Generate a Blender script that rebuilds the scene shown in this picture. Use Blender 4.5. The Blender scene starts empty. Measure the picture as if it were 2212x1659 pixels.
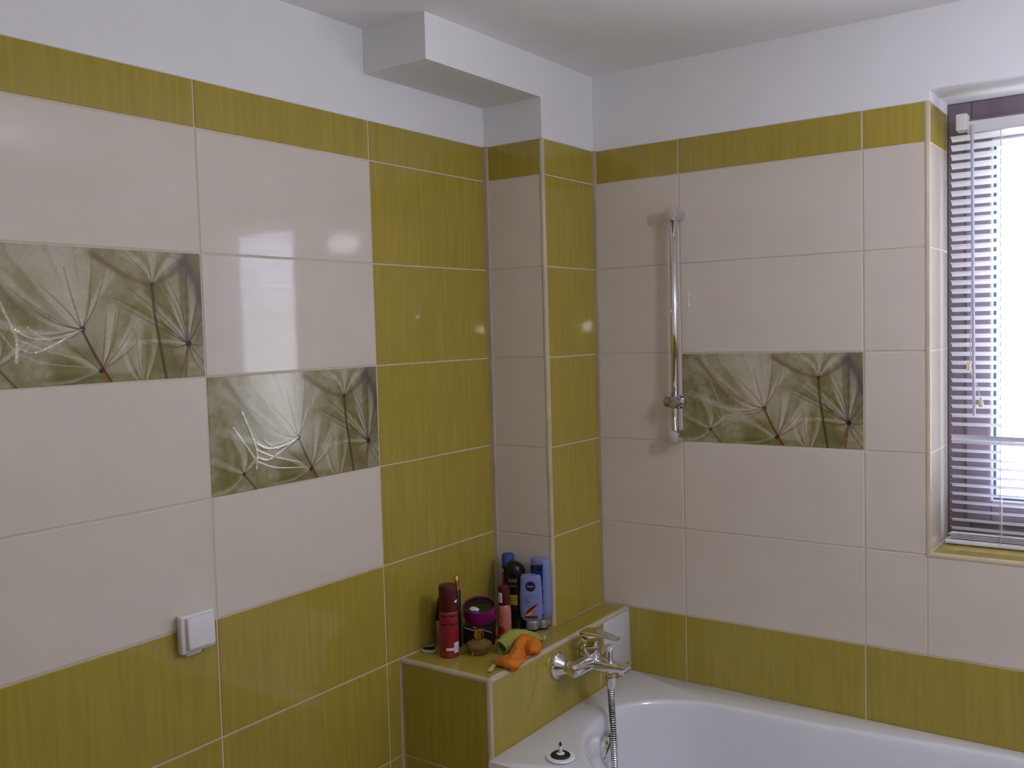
import bpy, bmesh, math, random
import numpy as np
from mathutils import Vector, Matrix
random.seed(7)
rng = np.random.default_rng(7)
S = bpy.context.scene
COL = S.collection

# ------------------------------------------------------------------ camera
cam_d = bpy.data.cameras.new('camera'); cam = bpy.data.objects.new('camera', cam_d); COL.objects.link(cam)
CAM = Vector((1.63064, -2.45536, 0.83294))
r_ = Vector((0.81435847, 0.57969828, -0.02775222)); u_ = Vector((-0.01012985, 0.06200936, 0.99802416)); f_ = Vector((-0.58027379, 0.8124683, -0.0563701))
m = Matrix.Identity(4)
for i in range(3):
    m[i][0] = r_[i]; m[i][1] = u_[i]; m[i][2] = -f_[i]; m[i][3] = CAM[i]
cam.matrix_world = m
cam_d.sensor_width = 36.0; cam_d.lens = 36.0 * 2033.55 / 2212.0; cam_d.clip_start = 0.01
S.camera = cam

# ------------------------------------------------------------------ sky, lights, exposure
SKY = 9.0; GROUND = 6.5; EXPOSURE = 0.33
FILL_LAMP_W = 56.0; WALL_LAMP_W = 2.0; FLASH_W = 2.2
w = bpy.data.worlds.new('sky'); S.world = w; w.use_nodes = True
nt = w.node_tree; nt.nodes.clear()
out = nt.nodes.new('ShaderNodeOutputWorld'); bg = nt.nodes.new('ShaderNodeBackground')
tc = nt.nodes.new('ShaderNodeTexCoord'); sp = nt.nodes.new('ShaderNodeSeparateXYZ'); mr = nt.nodes.new('ShaderNodeMapRange')
mr.inputs['From Min'].default_value = 0.02; mr.inputs['From Max'].default_value = 0.06
mx = nt.nodes.new('ShaderNodeMix'); mx.data_type = 'RGBA'
mx.inputs[6].default_value = (0.95 * GROUND, 0.97 * GROUND, 1.0 * GROUND, 1)
mx.inputs[7].default_value = (0.90 * SKY, 0.96 * SKY, 1.30 * SKY, 1)
nt.links.new(tc.outputs['Generated'], sp.inputs[0]); nt.links.new(sp.outputs['Z'], mr.inputs['Value'])
nt.links.new(mr.outputs[0], mx.inputs[0]); nt.links.new(mx.outputs[2], bg.inputs['Color']); nt.links.new(bg.outputs[0], out.inputs[0])

def portal():
    d = bpy.data.lights.new('window_portal', 'AREA'); d.shape = 'RECTANGLE'; d.size = 0.62; d.size_y = 0.98
    try: d.cycles.is_portal = True
    except Exception: pass
    o = bpy.data.objects.new('window_portal', d); COL.objects.link(o)
    o.location = (1.50, 0.30, 0.82); o.rotation_euler = (math.radians(-90), 0, 0)   # light heads into the room (-y)
portal()
d = bpy.data.lights.new('phone_flash', 'POINT'); d.energy = FLASH_W; d.shadow_soft_size = 0.002; d.color = (1, 1, 0.93)
o = bpy.data.objects.new('phone_flash', d); COL.objects.link(o); o.location = CAM + u_ * 0.012 + r_ * 0.045 + f_ * 0.002

S.view_settings.view_transform = 'Standard'; S.view_settings.look = 'None'
S.view_settings.exposure = EXPOSURE; S.view_settings.gamma = 1.0; S.view_settings.use_curve_mapping = False
try:
    S.cycles.use_denoising = True; S.cycles.max_bounces = 10; S.cycles.diffuse_bounces = 6; S.cycles.glossy_bounces = 5
    S.cycles.transparent_max_bounces = 12; S.cycles.sample_clamp_indirect = 0.0; S.cycles.caustics_refractive = False
except Exception: pass

# ------------------------------------------------------------------ materials
def srgb(h):
    c = [int(h[i:i+2], 16) / 255 for i in (0, 2, 4)]
    return tuple(x / 12.92 if x < .04045 else ((x + .055) / 1.055) ** 2.4 for x in c)
def mat(name, col, rough=.5, metal=0., spec=.5, trans=0., ior=1.45, coat=0., var=.06, vscale=30., stretch=(1, 1, 1), bump=0., bscale=200., bstretch=None, emit=None, rand=False, sss=0.):
    M = bpy.data.materials.new(name); M.use_nodes = True
    n = M.node_tree.nodes; L = M.node_tree.links; b = n['Principled BSDF']
    b.inputs['Roughness'].default_value = rough; b.inputs['Metallic'].default_value = metal
    b.inputs['Specular IOR Level'].default_value = spec; b.inputs['Transmission Weight'].default_value = trans
    b.inputs['IOR'].default_value = ior; b.inputs['Coat Weight'].default_value = coat
    b.inputs['Subsurface Weight'].default_value = sss
    t = n.new('ShaderNodeTexCoord'); vec = t.outputs['Object']
    if rand:
        oi = n.new('ShaderNodeObjectInfo'); sc = n.new('ShaderNodeVectorMath'); sc.operation = 'SCALE'
        cb = n.new('ShaderNodeCombineXYZ'); L.new(oi.outputs['Random'], cb.inputs[0]); L.new(oi.outputs['Random'], cb.inputs[1])
        L.new(cb.outputs[0], sc.inputs[0]); sc.inputs['Scale'].default_value = 7.0
        ad = n.new('ShaderNodeVectorMath'); ad.operation = 'ADD'; L.new(vec, ad.inputs[0]); L.new(sc.outputs[0], ad.inputs[1]); vec = ad.outputs[0]
    mp = n.new('ShaderNodeMapping'); mp.inputs['Scale'].default_value = stretch; L.new(vec, mp.inputs['Vector'])
    ns = n.new('ShaderNodeTexNoise'); ns.inputs['Scale'].default_value = vscale; ns.inputs['Detail'].default_value = 4; L.new(mp.outputs[0], ns.inputs['Vector'])
    rp = n.new('ShaderNodeValToRGB'); rp.color_ramp.elements[0].position = .25; rp.color_ramp.elements[1].position = .75
    rp.color_ramp.elements[0].color = (*[max(0, c * (1 - var)) for c in col], 1); rp.color_ramp.elements[1].color = (*[min(1, c * (1 + var)) for c in col], 1)
    L.new(ns.outputs['Fac'], rp.inputs[0]); L.new(rp.outputs[0], b.inputs['Base Color'])
    if bump:
        mp2 = n.new('ShaderNodeMapping'); mp2.inputs['Scale'].default_value = bstretch or (1, 1, 1); L.new(vec, mp2.inputs['Vector'])
        n2 = n.new('ShaderNodeTexNoise'); n2.inputs['Scale'].default_value = bscale; n2.inputs['Detail'].default_value = 3; L.new(mp2.outputs[0], n2.inputs['Vector'])
        bp = n.new('ShaderNodeBump'); bp.inputs['Strength'].default_value = 1.0; bp.inputs['Distance'].default_value = bump
        L.new(n2.outputs['Fac'], bp.inputs['Height']); L.new(bp.outputs[0], b.inputs['Normal'])
    if emit:
        b.inputs['Emission Color'].default_value = (*emit[0], 1); b.inputs['Emission Strength'].default_value = emit[1]
    return M
GREEN_C = (0.38, 0.295, 0.046); CREAM_C = (0.66, 0.60, 0.52)
M_green = mat('green_glazed_tile', GREEN_C, rough=.045, var=.11, vscale=26, stretch=(3.2, .16, 1), bump=.00003, bscale=60, bstretch=(3.5, .4, 1), rand=True)
M_cream = mat('cream_glazed_tile', CREAM_C, rough=.045, var=.02, vscale=12, bump=.00003, bscale=60, bstretch=(.4, 3.5, 1), rand=True)
M_grout = mat('cream_grout', (0.60, 0.53, 0.43), rough=.85, var=.08, vscale=60)
M_plaster = mat('white_plaster', (0.80, 0.80, 0.81), rough=.9, spec=.2, var=.015, vscale=8, bump=.0004, bscale=90)
M_ceil = mat('white_ceiling_paint', (0.90, 0.90, 0.91), rough=.9, spec=.2, var=.01, vscale=6, bump=.0003, bscale=90)  # whiter than the wall plaster to make up for weak bounce light
M_trim = mat('cream_plastic_trim', (0.52, 0.44, 0.30), rough=.3, var=.12, vscale=14)
M_joint = mat('cream_silicone_joint', (0.50, 0.42, 0.32), rough=.4, var=.14, vscale=18)
M_floor = mat('dark_beige_floor_tile', (0.20, 0.15, 0.10), rough=.3, var=.1, vscale=5)
M_greenplain = mat('green_tile_outside_frame', GREEN_C, rough=.1, var=.1, vscale=6)
M_enamel = mat('white_bath_acrylic', (0.74, 0.75, 0.78), rough=.12, coat=.4, var=.01, vscale=5)
M_chrome = mat('chrome', (0.78, 0.78, 0.80), rough=.06, metal=1, var=.01)
M_satin = mat('satin_chrome', (0.42, 0.42, 0.46), rough=.25, metal=1, var=.03)
M_dark = mat('black_gap', (0.012, 0.012, 0.015), rough=.5, var=.2)
M_white = mat('white_plastic', (0.74, 0.72, 0.73), rough=.35, var=.015)
M_panel = mat('matt_white_panel', (0.62, 0.61, 0.63), rough=.4, var=.015)
M_endcap = mat('translucent_cap', (0.52, 0.48, 0.45), rough=.4, var=.03)
M_frame = mat('brown_window_frame', (0.18, 0.14, 0.16), rough=.4, var=.2, vscale=14, stretch=(1, 1, .1))  # brown lightened: the window's glare haze is put into the colour
M_seal = mat('pale_seal', (0.72, 0.72, 0.74), rough=.5)
M_bead = mat('dark_glazing_bead', (0.05, 0.11, 0.15), rough=.4)
M_slat = mat('white_lacquered_slat', (0.76, 0.76, 0.79), rough=.35, var=.01)
M_wand = mat('grey_translucent_rod', (0.46, 0.48, 0.58), rough=.2, var=.03)
M_cord = mat('white_cord', (0.75, 0.73, 0.70), rough=.8)
M_tassel = mat('beige_tassel', (0.72, 0.62, 0.45), rough=.5)
M_rubber = mat('black_rubber', (0.010, 0.009, 0.009), rough=.5, var=.2)
M_ivory = mat('ivory_plastic', (0.78, 0.76, 0.68), rough=.35)
M_plug = mat('white_plug_plastic', (0.82, 0.82, 0.82), rough=.3)
M_red = mat('red_can_paint', (0.27, 0.012, 0.022), rough=.3, coat=.3, var=.06)
M_redcap = mat('dark_red_plastic', (0.075, 0.002, 0.006), rough=.35, var=.1)
M_navy = mat('navy_print', (0.010, 0.010, 0.055), rough=.35)
M_print = mat('white_print', (0.72, 0.70, 0.72), rough=.5)
M_paleprint = mat('grey_print', (0.40, 0.38, 0.42), rough=.5)
M_black = mat('black_can_paint', (0.006, 0.005, 0.006), rough=.3, var=.2)
M_brownfoot = mat('dark_brown_paint', (0.030, 0.012, 0.010), rough=.35)
M_yellow = mat('yellow_label', (0.46, 0.35, 0.035), rough=.5)
M_blue = mat('pale_blue_bottle', (0.20, 0.24, 0.50), rough=.32, var=.02, sss=.0)
M_blue2 = mat('deep_blue_label', (0.020, 0.035, 0.20), rough=.3)
M_bluecap = mat('blue_can_cap', (0.035, 0.075, 0.30), rough=.4)
M_silver = mat('silver_plastic', (0.40, 0.40, 0.42), rough=.3, metal=.7)
M_maroon = mat('maroon_print', (0.12, 0.006, 0.03), rough=.4)
M_orangep = mat('orange_print', (0.62, 0.16, 0.02), rough=.4)
M_yellowp = mat('amber_print', (0.72, 0.42, 0.03), rough=.4)
M_bluep = mat('blue_print', (0.06, 0.08, 0.32), rough=.4)
M_magenta = mat('magenta_plastic', (0.20, 0.006, 0.10), rough=.3, var=.2, vscale=16)
M_olive = mat('dark_olive_inside', (0.020, 0.018, 0.008), rough=.15, var=.4, vscale=30)
M_gold = mat('gold_metal', (0.62, 0.42, 0.12), rough=.18, metal=1)
M_amber = mat('amber_perfume_glass', (0.34, 0.21, 0.06), rough=.05, trans=.55, ior=1.45, var=.2)
M_pinkglass = mat('pink_glass', (0.42, 0.16, 0.14), rough=.1, trans=.3)
M_mist = mat('pink_mist_bottle', (0.62, 0.20, 0.15), rough=.15, trans=.25, var=.15, vscale=18)
M_redprint = mat('red_flower_print', (0.36, 0.010, 0.012), rough=.35)
M_orange = mat('orange_terry', (0.66, 0.21, 0.03), rough=.95, spec=.1, var=.12, vscale=80, bump=.0016, bscale=420)
M_lime = mat('lime_terry', (0.34, 0.36, 0.075), rough=.95, spec=.1, var=.15, vscale=80, bump=.0016, bscale=420)
M_strap = mat('pale_strap', (0.58, 0.46, 0.20), rough=.8, var=.1)
M_reed = mat('pale_gold_print', (0.62, 0.44, 0.20), rough=.35)
M_compact = mat('pale_green_plastic', (0.42, 0.42, 0.28), rough=.35)
M_blackgloss = mat('black_gloss', (0.008, 0.007, 0.007), rough=.08)
M_fillglass = mat('opal_fill_lamp_glass', (0.8, 0.8, 0.8), rough=.3, emit=((1.0, 1.0, 1.20), FILL_LAMP_W))
M_warmglass = mat('warm_opal_glass', (0.8, 0.8, 0.8), rough=.3, emit=((1.0, 0.50, 0.20), WALL_LAMP_W))
M_whitemetal = mat('white_metal', (0.7, 0.7, 0.7), rough=.4)
M_clear = bpy.data.materials.new('thin_window_glass'); M_clear.use_nodes = True
_n = M_clear.node_tree.nodes; _n.clear(); _o = _n.new('ShaderNodeOutputMaterial'); _mx = _n.new('ShaderNodeMixShader'); _fr = _n.new('ShaderNodeFresnel'); _fr.inputs[0].default_value = 1.35
_t = _n.new('ShaderNodeBsdfTransparent'); _g = _n.new('ShaderNodeBsdfGlossy'); _g.inputs['Roughness'].default_value = .02
_ge = _n.new('ShaderNodeNewGeometry'); _iv = _n.new('ShaderNodeMath'); _iv.operation = 'SUBTRACT'; _iv.inputs[0].default_value = 1.0; _mu = _n.new('ShaderNodeMath'); _mu.operation = 'MULTIPLY'
for a, b_ in ((_ge.outputs['Backfacing'], _iv.inputs[1]), (_iv.outputs[0], _mu.inputs[0]), (_fr.outputs[0], _mu.inputs[1]), (_mu.outputs[0], _mx.inputs[0]), (_t.outputs[0], _mx.inputs[1]), (_g.outputs[0], _mx.inputs[2]), (_mx.outputs[0], _o.inputs[0])): M_clear.node_tree.links.new(a, b_)

# ------------------------------------------------------------------ the printed dandelion tile, painted with numpy
TW, TH = 1000, 500
def paint_dandelion():
    img = np.zeros((TH, TW, 3)); yy, xx = np.mgrid[0:TH, 0:TW].astype(float)
    hgt = np.zeros((TH, TW))
    def blur_noise(cell, seed):
        g = np.random.default_rng(seed).random((TH // cell + 3, TW // cell + 3))
        fy, fx = yy / cell, xx / cell; iy, ix = fy.astype(int), fx.astype(int); ty, tx = fy - iy, fx - ix
        ty = ty * ty * (3 - 2 * ty); tx = tx * tx * (3 - 2 * tx)
        return (g[iy, ix] * (1 - ty) * (1 - tx) + g[iy + 1, ix] * ty * (1 - tx) + g[iy, ix + 1] * (1 - ty) * tx + g[iy + 1, ix + 1] * ty * tx)
    nz = .5 * blur_noise(130, 1) + .3 * blur_noise(55, 2) + .2 * blur_noise(18, 3)
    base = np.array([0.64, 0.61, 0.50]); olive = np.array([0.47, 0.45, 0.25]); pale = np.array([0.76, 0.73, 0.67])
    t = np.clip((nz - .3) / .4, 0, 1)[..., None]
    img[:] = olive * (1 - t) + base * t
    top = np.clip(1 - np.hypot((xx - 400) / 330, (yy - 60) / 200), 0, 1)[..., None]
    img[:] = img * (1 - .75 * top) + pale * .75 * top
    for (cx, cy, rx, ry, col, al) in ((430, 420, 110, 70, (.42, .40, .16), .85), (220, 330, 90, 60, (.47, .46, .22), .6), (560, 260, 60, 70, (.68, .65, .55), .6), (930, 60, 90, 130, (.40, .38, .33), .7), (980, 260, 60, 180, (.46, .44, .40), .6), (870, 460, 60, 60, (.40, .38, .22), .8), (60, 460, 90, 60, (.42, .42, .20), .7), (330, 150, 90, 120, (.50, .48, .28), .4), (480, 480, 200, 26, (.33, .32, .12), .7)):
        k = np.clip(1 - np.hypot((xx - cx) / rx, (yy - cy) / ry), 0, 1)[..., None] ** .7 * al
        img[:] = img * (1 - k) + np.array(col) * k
    def stroke(pts, w0, w1, col, alpha, soft=1.2, ridge=0., fade=0.):
        P = np.array(pts, float); q = []
        n = len(P)
        for i in range(n - 1):      # Catmull-Rom
            p0, p1, p2, p3 = P[max(i - 1, 0)], P[i], P[i + 1], P[min(i + 2, n - 1)]
            for s in np.linspace(0, 1, 9, endpoint=False):
                q.append(.5 * ((2 * p1) + (p2 - p0) * s + (2 * p0 - 5 * p1 + 4 * p2 - p3) * s * s + (3 * p1 - p0 - 3 * p2 + p3) * s ** 3))
        q.append(P[-1]); q = np.array(q)
        pad = max(w0, w1) + 4 * soft + 2
        x0, x1 = int(max(0, q[:, 0].min() - pad)), int(min(TW, q[:, 0].max() + pad)); y0, y1 = int(max(0, q[:, 1].min() - pad)), int(min(TH, q[:, 1].max() + pad))
        if x1 <= x0 or y1 <= y0: return
        X, Y = xx[y0:y1, x0:x1], yy[y0:y1, x0:x1]; best = np.full(X.shape, 1e9); bt = np.zeros(X.shape); ns = len(q) - 1
        for k in range(ns):
            (ax, ay), (ex, ey) = q[k], q[k + 1]; dx, dy = ex - ax, ey - ay
            t = np.clip(((X - ax) * dx + (Y - ay) * dy) / (dx * dx + dy * dy + 1e-9), 0, 1); tt = (k + t) / ns
            dd = np.hypot(X - ax - t * dx, Y - ay - t * dy) - (w0 + (w1 - w0) * tt)
            m_ = dd < best; best = np.where(m_, dd, best); bt = np.where(m_, tt, bt)
        a = alpha * (1 - fade * bt ** 1.5) / (1 + np.exp(np.clip(best / soft, -30, 30)))
        img[y0:y1, x0:x1] = img[y0:y1, x0:x1] * (1 - a[..., None]) + np.array(col) * a[..., None]
        if ridge: hgt[y0:y1, x0:x1] = np.maximum(hgt[y0:y1, x0:x1], a / max(alpha, 1e-3) * ridge)
    W = (.83, .80, .75); BR = (.25, .18, .13); OL = (.40, .36, .18); VI = (.24, .17, .24); OR = (.58, .33, .15); DK = (.15, .08, .06)
    U = lambda u, v: (u * TW, v * TH)
    A = U(.478, .60); B = U(.926, .73); Cc = U(.772, .26); D = U(.545, .91); E = U(.165, .85)
    # big translucent plumes: wide soft strokes that open away from the seed
    for seed, ends in ((A, [((.42, .45), (.28, .02), 60), ((.45, .35), (.41, .0), 46), ((.49, .35), (.50, .05), 34), ((.35, .52), (.12, .12), 36), ((.30, .62), (.05, .45), 20), ((.53, .40), (.60, .18), 22)]),
                       (B, [((.88, .45), (.86, .12), 36), ((.95, .45), (.955, .20), 22), ((.84, .55), (.72, .35), 24), ((.80, .70), (.62, .72), 12)]),
                       (D, [((.58, .72), (.60, .45), 22), ((.63, .75), (.70, .50), 20), ((.48, .84), (.36, .70), 18), ((.44, .97), (.33, .99), 8)]),
                       (E, [((.17, .70), (.12, .42), 30), ((.12, .80), (.02, .70), 16), ((.25, .72), (.32, .70), 24), ((.10, .95), (.0, .99), 10)]),
                       (Cc, [((.74, .12), (.64, .0), 20), ((.78, .1), (.77, .0), 30), ((.83, .12), (.90, .0), 20)]),
                       (U(.72, 1.05), [((.70, .85), (.71, .6), 18), ((.76, .85), (.78, .62), 16), ((.66, .9), (.64, .7), 12)])):
        for mid, end, wd in ends:
            stroke([seed, U(*mid), U(*end)], 1.0, wd, W, .62, 2.0, fade=.6)
    # bowl shadows
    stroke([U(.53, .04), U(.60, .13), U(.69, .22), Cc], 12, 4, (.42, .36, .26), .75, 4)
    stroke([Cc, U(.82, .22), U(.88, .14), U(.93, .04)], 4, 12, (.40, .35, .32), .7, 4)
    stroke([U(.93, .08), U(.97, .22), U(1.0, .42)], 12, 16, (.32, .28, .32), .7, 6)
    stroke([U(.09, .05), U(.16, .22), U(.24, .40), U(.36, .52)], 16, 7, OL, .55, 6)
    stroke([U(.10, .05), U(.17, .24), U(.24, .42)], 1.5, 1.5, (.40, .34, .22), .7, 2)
    # rays
    for seed, col, ends in ((A, (.34, .27, .16), [((.42, .45), (.33, .28)), ((.45, .40), (.42, .15)), ((.51, .42), (.53, .06)), ((.535, .42), (.58, .16)), ((.40, .55), (.27, .38)), ((.36, .53), (.22, .30)), ((.36, .64), (.31, .63)), ((.43, .66), (.33, .68))]),
                            (B, VI, [((.80, .55), (.61, .36)), ((.82, .52), (.67, .28)), ((.86, .5), (.78, .38)), ((.88, .45), (.81, .22)), ((.90, .45), (.845, .22)), ((.925, .4), (.93, .14)), ((.96, .5), (.99, .33)), ((.97, .6), (1.0, .50)), ((.86, .75), (.74, .70)), ((.96, .74), (1.0, .73)), ((.96, .80), (1.0, .90)), ((.90, .90), (.88, 1.0)), ((.95, .86), (1.0, .99)), ((.86, .66), (.64, .43))]),
                            (D, (.36, .29, .16), [((.56, .75), (.575, .5)), ((.585, .75), (.615, .48)), ((.62, .76), (.68, .60)), ((.64, .80), (.70, .70)), ((.49, .82), (.41, .68)), ((.47, .97), (.42, 1.0)), ((.60, .70), (.635, .42))]),
                            (E, (.38, .34, .20), [((.19, .75), (.22, .55)), ((.14, .75), (.10, .5)), ((.23, .78), (.30, .65)), ((.1, .82), (.0, .74))]),
                            (U(.72, 1.08), (.36, .29, .20), [((.70, .85), (.695, .64)), ((.735, .85), (.745, .68)), ((.68, .9), (.655, .78)), ((.76, .9), (.79, .75))]),
                            (Cc, (.44, .38, .28), [((.73, .14), (.66, .02)), ((.765, .12), (.75, .0)), ((.80, .12), (.84, .02))])):
        for mid, end in ends:
            stroke([seed, U(*mid), U(*end)], 2.0, .8, col, .80, 1.0, fade=.35)
    # stems and seeds
    stroke([A, U(.52, .78), U(.56, .92), U(.59, 1.02)], 4.0, 5.2, BR, .9, 1.2)
    stroke([U(.525, .80), U(.565, .95)], 1.2, 1.5, OR, .6, 1.)
    stroke([B, U(.915, .88), U(.905, 1.02)], 3.6, 3.6, (.46, .24, .18), .85, 1.2)
    stroke([Cc, U(.778, .45), U(.795, .70), U(.82, 1.02)], 4.6, 6.0, (.24, .20, .13), .85, 1.6)
    stroke([U(.785, .42), U(.81, .55), U(.86, .66)], 2, 1, (.30, .25, .18), .6, 1.2)
    stroke([D, U(.56, .97), U(.57, 1.03)], 6, 9, OR, .8, 1.6)
    stroke([E, U(.20, .93), U(.24, 1.02)], 3.0, 3.2, (.30, .22, .15), .85, 1.2)
    for (px, py), rr, cc in ((A, 9, DK), (B, 11, (.13, .08, .16)), (D, 8, DK), (E, 6, DK), (Cc, 7, (.26, .18, .12))):
        stroke([(px, py), (px + 4, py - 3)], rr, rr - 1, cc, .95, 1.3)
    # raised lustre strokes on the big left plume (relief and a faint painted sheen)
    for pts, w0, w1 in (([A, U(.40, .655), U(.30, .66), U(.24, .60)], 3, 5), ([A, U(.38, .70), U(.30, .76), U(.24, .72)], 3, 3), ([U(.17, .32), U(.21, .50), U(.24, .66), U(.235, .82)], 3, 6), ([U(.12, .44), U(.18, .60), U(.23, .74)], 2, 2), ([U(.24, .66), U(.33, .74), U(.50, .84)], 4, 1), ([U(.24, .76), U(.34, .84), U(.50, .88)], 2, 1), ([U(.28, .58), U(.32, .64), U(.36, .68)], 2, 3)):
        stroke(pts, w0, w1, (.80, .79, .76), .22, 1.2, ridge=1.0)
    fine = blur_noise(3, 9)[..., None]
    img *= .95 + .1 * fine
    return np.clip(img, 0, 1), hgt
DI, DHGT = paint_dandelion()
def make_image(name, arr, color=True):
    h, w_ = arr.shape[:2]; im = bpy.data.images.new(name, w_, h, alpha=False, float_buffer=False)
    if not color: im.colorspace_settings.name = 'Non-Color'
    px = np.ones((h, w_, 4), np.float32); px[..., :3] = arr if arr.ndim == 3 else arr[..., None]
    im.pixels.foreach_set(np.ascontiguousarray(px[::-1]).ravel()); im.update(); im.pack(); return im
IM_D = make_image('dandelion_print', DI); IM_H = make_image('dandelion_relief', DHGT, False)
def dandelion_mat():
    M = bpy.data.materials.new('dandelion_print_tile'); M.use_nodes = True
    n = M.node_tree.nodes; L = M.node_tree.links; b = n['Principled BSDF']; b.inputs['Roughness'].default_value = .12
    t = n.new('ShaderNodeTexCoord'); mp = n.new('ShaderNodeMapping'); mp.inputs['Scale'].default_value = (1 / .4985, 1 / .2485, 1); mp.inputs['Location'].default_value = (.5, .5, 0)
    L.new(t.outputs['Object'], mp.inputs[0])
    ti = n.new('ShaderNodeTexImage'); ti.image = IM_D; ti.extension = 'EXTEND'; th = n.new('ShaderNodeTexImage'); th.image = IM_H; th.extension = 'EXTEND'
    L.new(mp.outputs[0], ti.inputs[0]); L.new(mp.outputs[0], th.inputs[0])
    L.new(ti.outputs[0], b.inputs['Base Color'])
    ns = n.new('ShaderNodeTexNoise'); ns.inputs['Scale'].default_value = 260; L.new(t.outputs['Object'], ns.inputs['Vector'])
    ml = n.new('ShaderNodeMath'); ml.operation = 'MULTIPLY'; L.new(th.outputs[0], ml.inputs[0]); L.new(ns.outputs['Fac'], ml.inputs[1])
    bp = n.new('ShaderNodeBump'); bp.inputs['Distance'].default_value = .0005; L.new(ml.outputs[0], bp.inputs['Height']); L.new(bp.outputs[0], b.inputs['Normal'])
    # lustre: raised strokes are a brighter, metallic glaze
    L.new(th.outputs[0], b.inputs['Coat Weight']); b.inputs['Coat IOR'].default_value = 2.6; b.inputs['Coat Roughness'].default_value = .12; L.new(bp.outputs[0], b.inputs['Coat Normal'])
    return M
M_dand = dandelion_mat()

# ------------------------------------------------------------------ builders
def link(name, me, mats, parent=None, loc=None, smooth=False):
    o = bpy.data.objects.new(name, me); COL.objects.link(o)
    if not me.materials:
        for q in (mats if isinstance(mats, (list, tuple)) else [mats]): me.materials.append(q)
    if smooth:
        me.polygons.foreach_set('use_smooth', [True] * len(me.polygons))
    if parent: o.parent = parent
    if loc is not None: o.location = loc
    return o
def bm2(name, bm, mats, parent=None, loc=None, smooth=False, recalc=True):
    if recalc: bmesh.ops.recalc_face_normals(bm, faces=bm.faces)
    me = bpy.data.meshes.new(name); bm.to_mesh(me); bm.free()
    return link(name, me, mats, parent, loc, smooth)
def tag(o, label=None, cat=None, group=None, kind=None):
    for k, v in (('label', label), ('category', cat), ('group', group), ('kind', kind)):
        if v: o[k] = v
    return o
def thing(name, label, cat, loc=(0, 0, 0), rotz=0, group=None):
    o = bpy.data.objects.new(name, None); COL.objects.link(o); o.location = loc; o.rotation_euler = (0, 0, rotz); o.empty_display_size = .02
    return tag(o, label, cat, group)
def sharp(o, ang=35):
    me = o.data
    bm = bmesh.new(); bm.from_mesh(me); a = math.radians(ang)
    for e in bm.edges:
        e.smooth = not (len(e.link_faces) == 2 and e.calc_face_angle(0) > a)
    bm.to_mesh(me); bm.free(); me.polygons.foreach_set('use_smooth', [True] * len(me.polygons)); return o
def box(bm, x0, x1, y0, y1, z0, z1, mi=0, bev=0., seg=2):
    g = bmesh.ops.create_cube(bm, size=1.0)['verts']
    for v in g: v.co = Vector((x0 + (v.co.x + .5) * (x1 - x0), y0 + (v.co.y + .5) * (y1 - y0), z0 + (v.co.z + .5) * (z1 - z0)))
    fs = {f for v in g for f in v.link_faces}
    for f in fs: f.material_index = mi
    if bev: bmesh.ops.bevel(bm, geom=list({e for v in g for e in v.link_edges}), offset=bev, segments=seg, affect='EDGES', profile=.5)
def boxo(name, b, mats, parent=None, bev=0., seg=2, loc=None):
    bm = bmesh.new(); box(bm, *b, bev=bev, seg=seg); o = bm2(name, bm, mats, parent, loc)
    return sharp(o) if bev else o
def loft(rings, closed0=True, closed1=True, bm=None):
    bm = bm or bmesh.new(); R = [[bm.verts.new(p) for p in r] for r in rings]; n = len(R[0])
    for a, b in zip(R, R[1:]):
        for i in range(n):
            bm.faces.new((a[i], a[(i + 1) % n], b[(i + 1) % n], b[i]))
    if closed0: bm.faces.new(R[0][::-1])
    if closed1: bm.faces.new(R[-1])
    return bm
def lathe(prof, n=32, axis='z', bm=None, c0=True, c1=True):
    def P(r, h, a):
        x, y = r * math.cos(a), r * math.sin(a)
        return {'z': (x, y, h), 'x': (h, x, y), 'y': (y, h, x), '-y': (x, -h, y)}[axis]
    return loft([[P(max(r, 1e-5), h, 2 * math.pi * i / n) for i in range(n)] for r, h in prof], c0, c1, bm)
def latheo(name, prof, mats, parent=None, n=32, axis='z', loc=None, ang=35):
    return sharp(bm2(name, lathe(prof, n, axis), mats, parent, loc), ang)
def superell(a, b, n, z, N=40, rot=0):
    out = []
    for i in range(N):
        t = 2 * math.pi * i / N; c, s = math.cos(t), math.sin(t)
        out.append((a * math.copysign(abs(c) ** (2 / n), c), b * math.copysign(abs(s) ** (2 / n), s), z))
    return out
def catmull(P, per=8, closed=False):
    P = [Vector(p) for p in P]; n = len(P); out = []
    rng_ = range(n) if closed else range(n - 1)
    for i in rng_:
        g = (lambda k: P[k % n]) if closed else (lambda k: P[min(max(k, 0), n - 1)])
        p0, p1, p2, p3 = g(i - 1), g(i), g(i + 1), g(i + 2)
        for k in range(per):
            s = k / per
            out.append(.5 * ((2 * p1) + (p2 - p0) * s + (2 * p0 - 5 * p1 + 4 * p2 - p3) * s * s + (3 * p1 - p0 - 3 * p2 + p3) * s ** 3))
    if not closed: out.append(P[-1])
    return out
def tube_rings(path, radf, n=12):
    path = [Vector(p) for p in path]; up = Vector((0, 0, 1)); rings = []
    prev = None
    for i, p in enumerate(path):
        t = (path[min(i + 1, len(path) - 1)] - path[max(i - 1, 0)]).normalized()
        if prev is None:
            a = Vector((1, 0, 0)) if abs(t.x) < .9 else Vector((0, 1, 0)); prev = (a - t * a.dot(t)).normalized()
        prev = (prev - t * prev.dot(t)).normalized(); b = t.cross(prev); r = radf(i)
        rings.append([p + (prev * math.cos(2 * math.pi * k / n) + b * math.sin(2 * math.pi * k / n)) * r for k in range(n)])
    return rings
def tubeo(name, path, r, mats, parent=None, n=10):
    return bm2(name, loft(tube_rings(path, (lambda i: r), n)), mats, parent, smooth=True)
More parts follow.
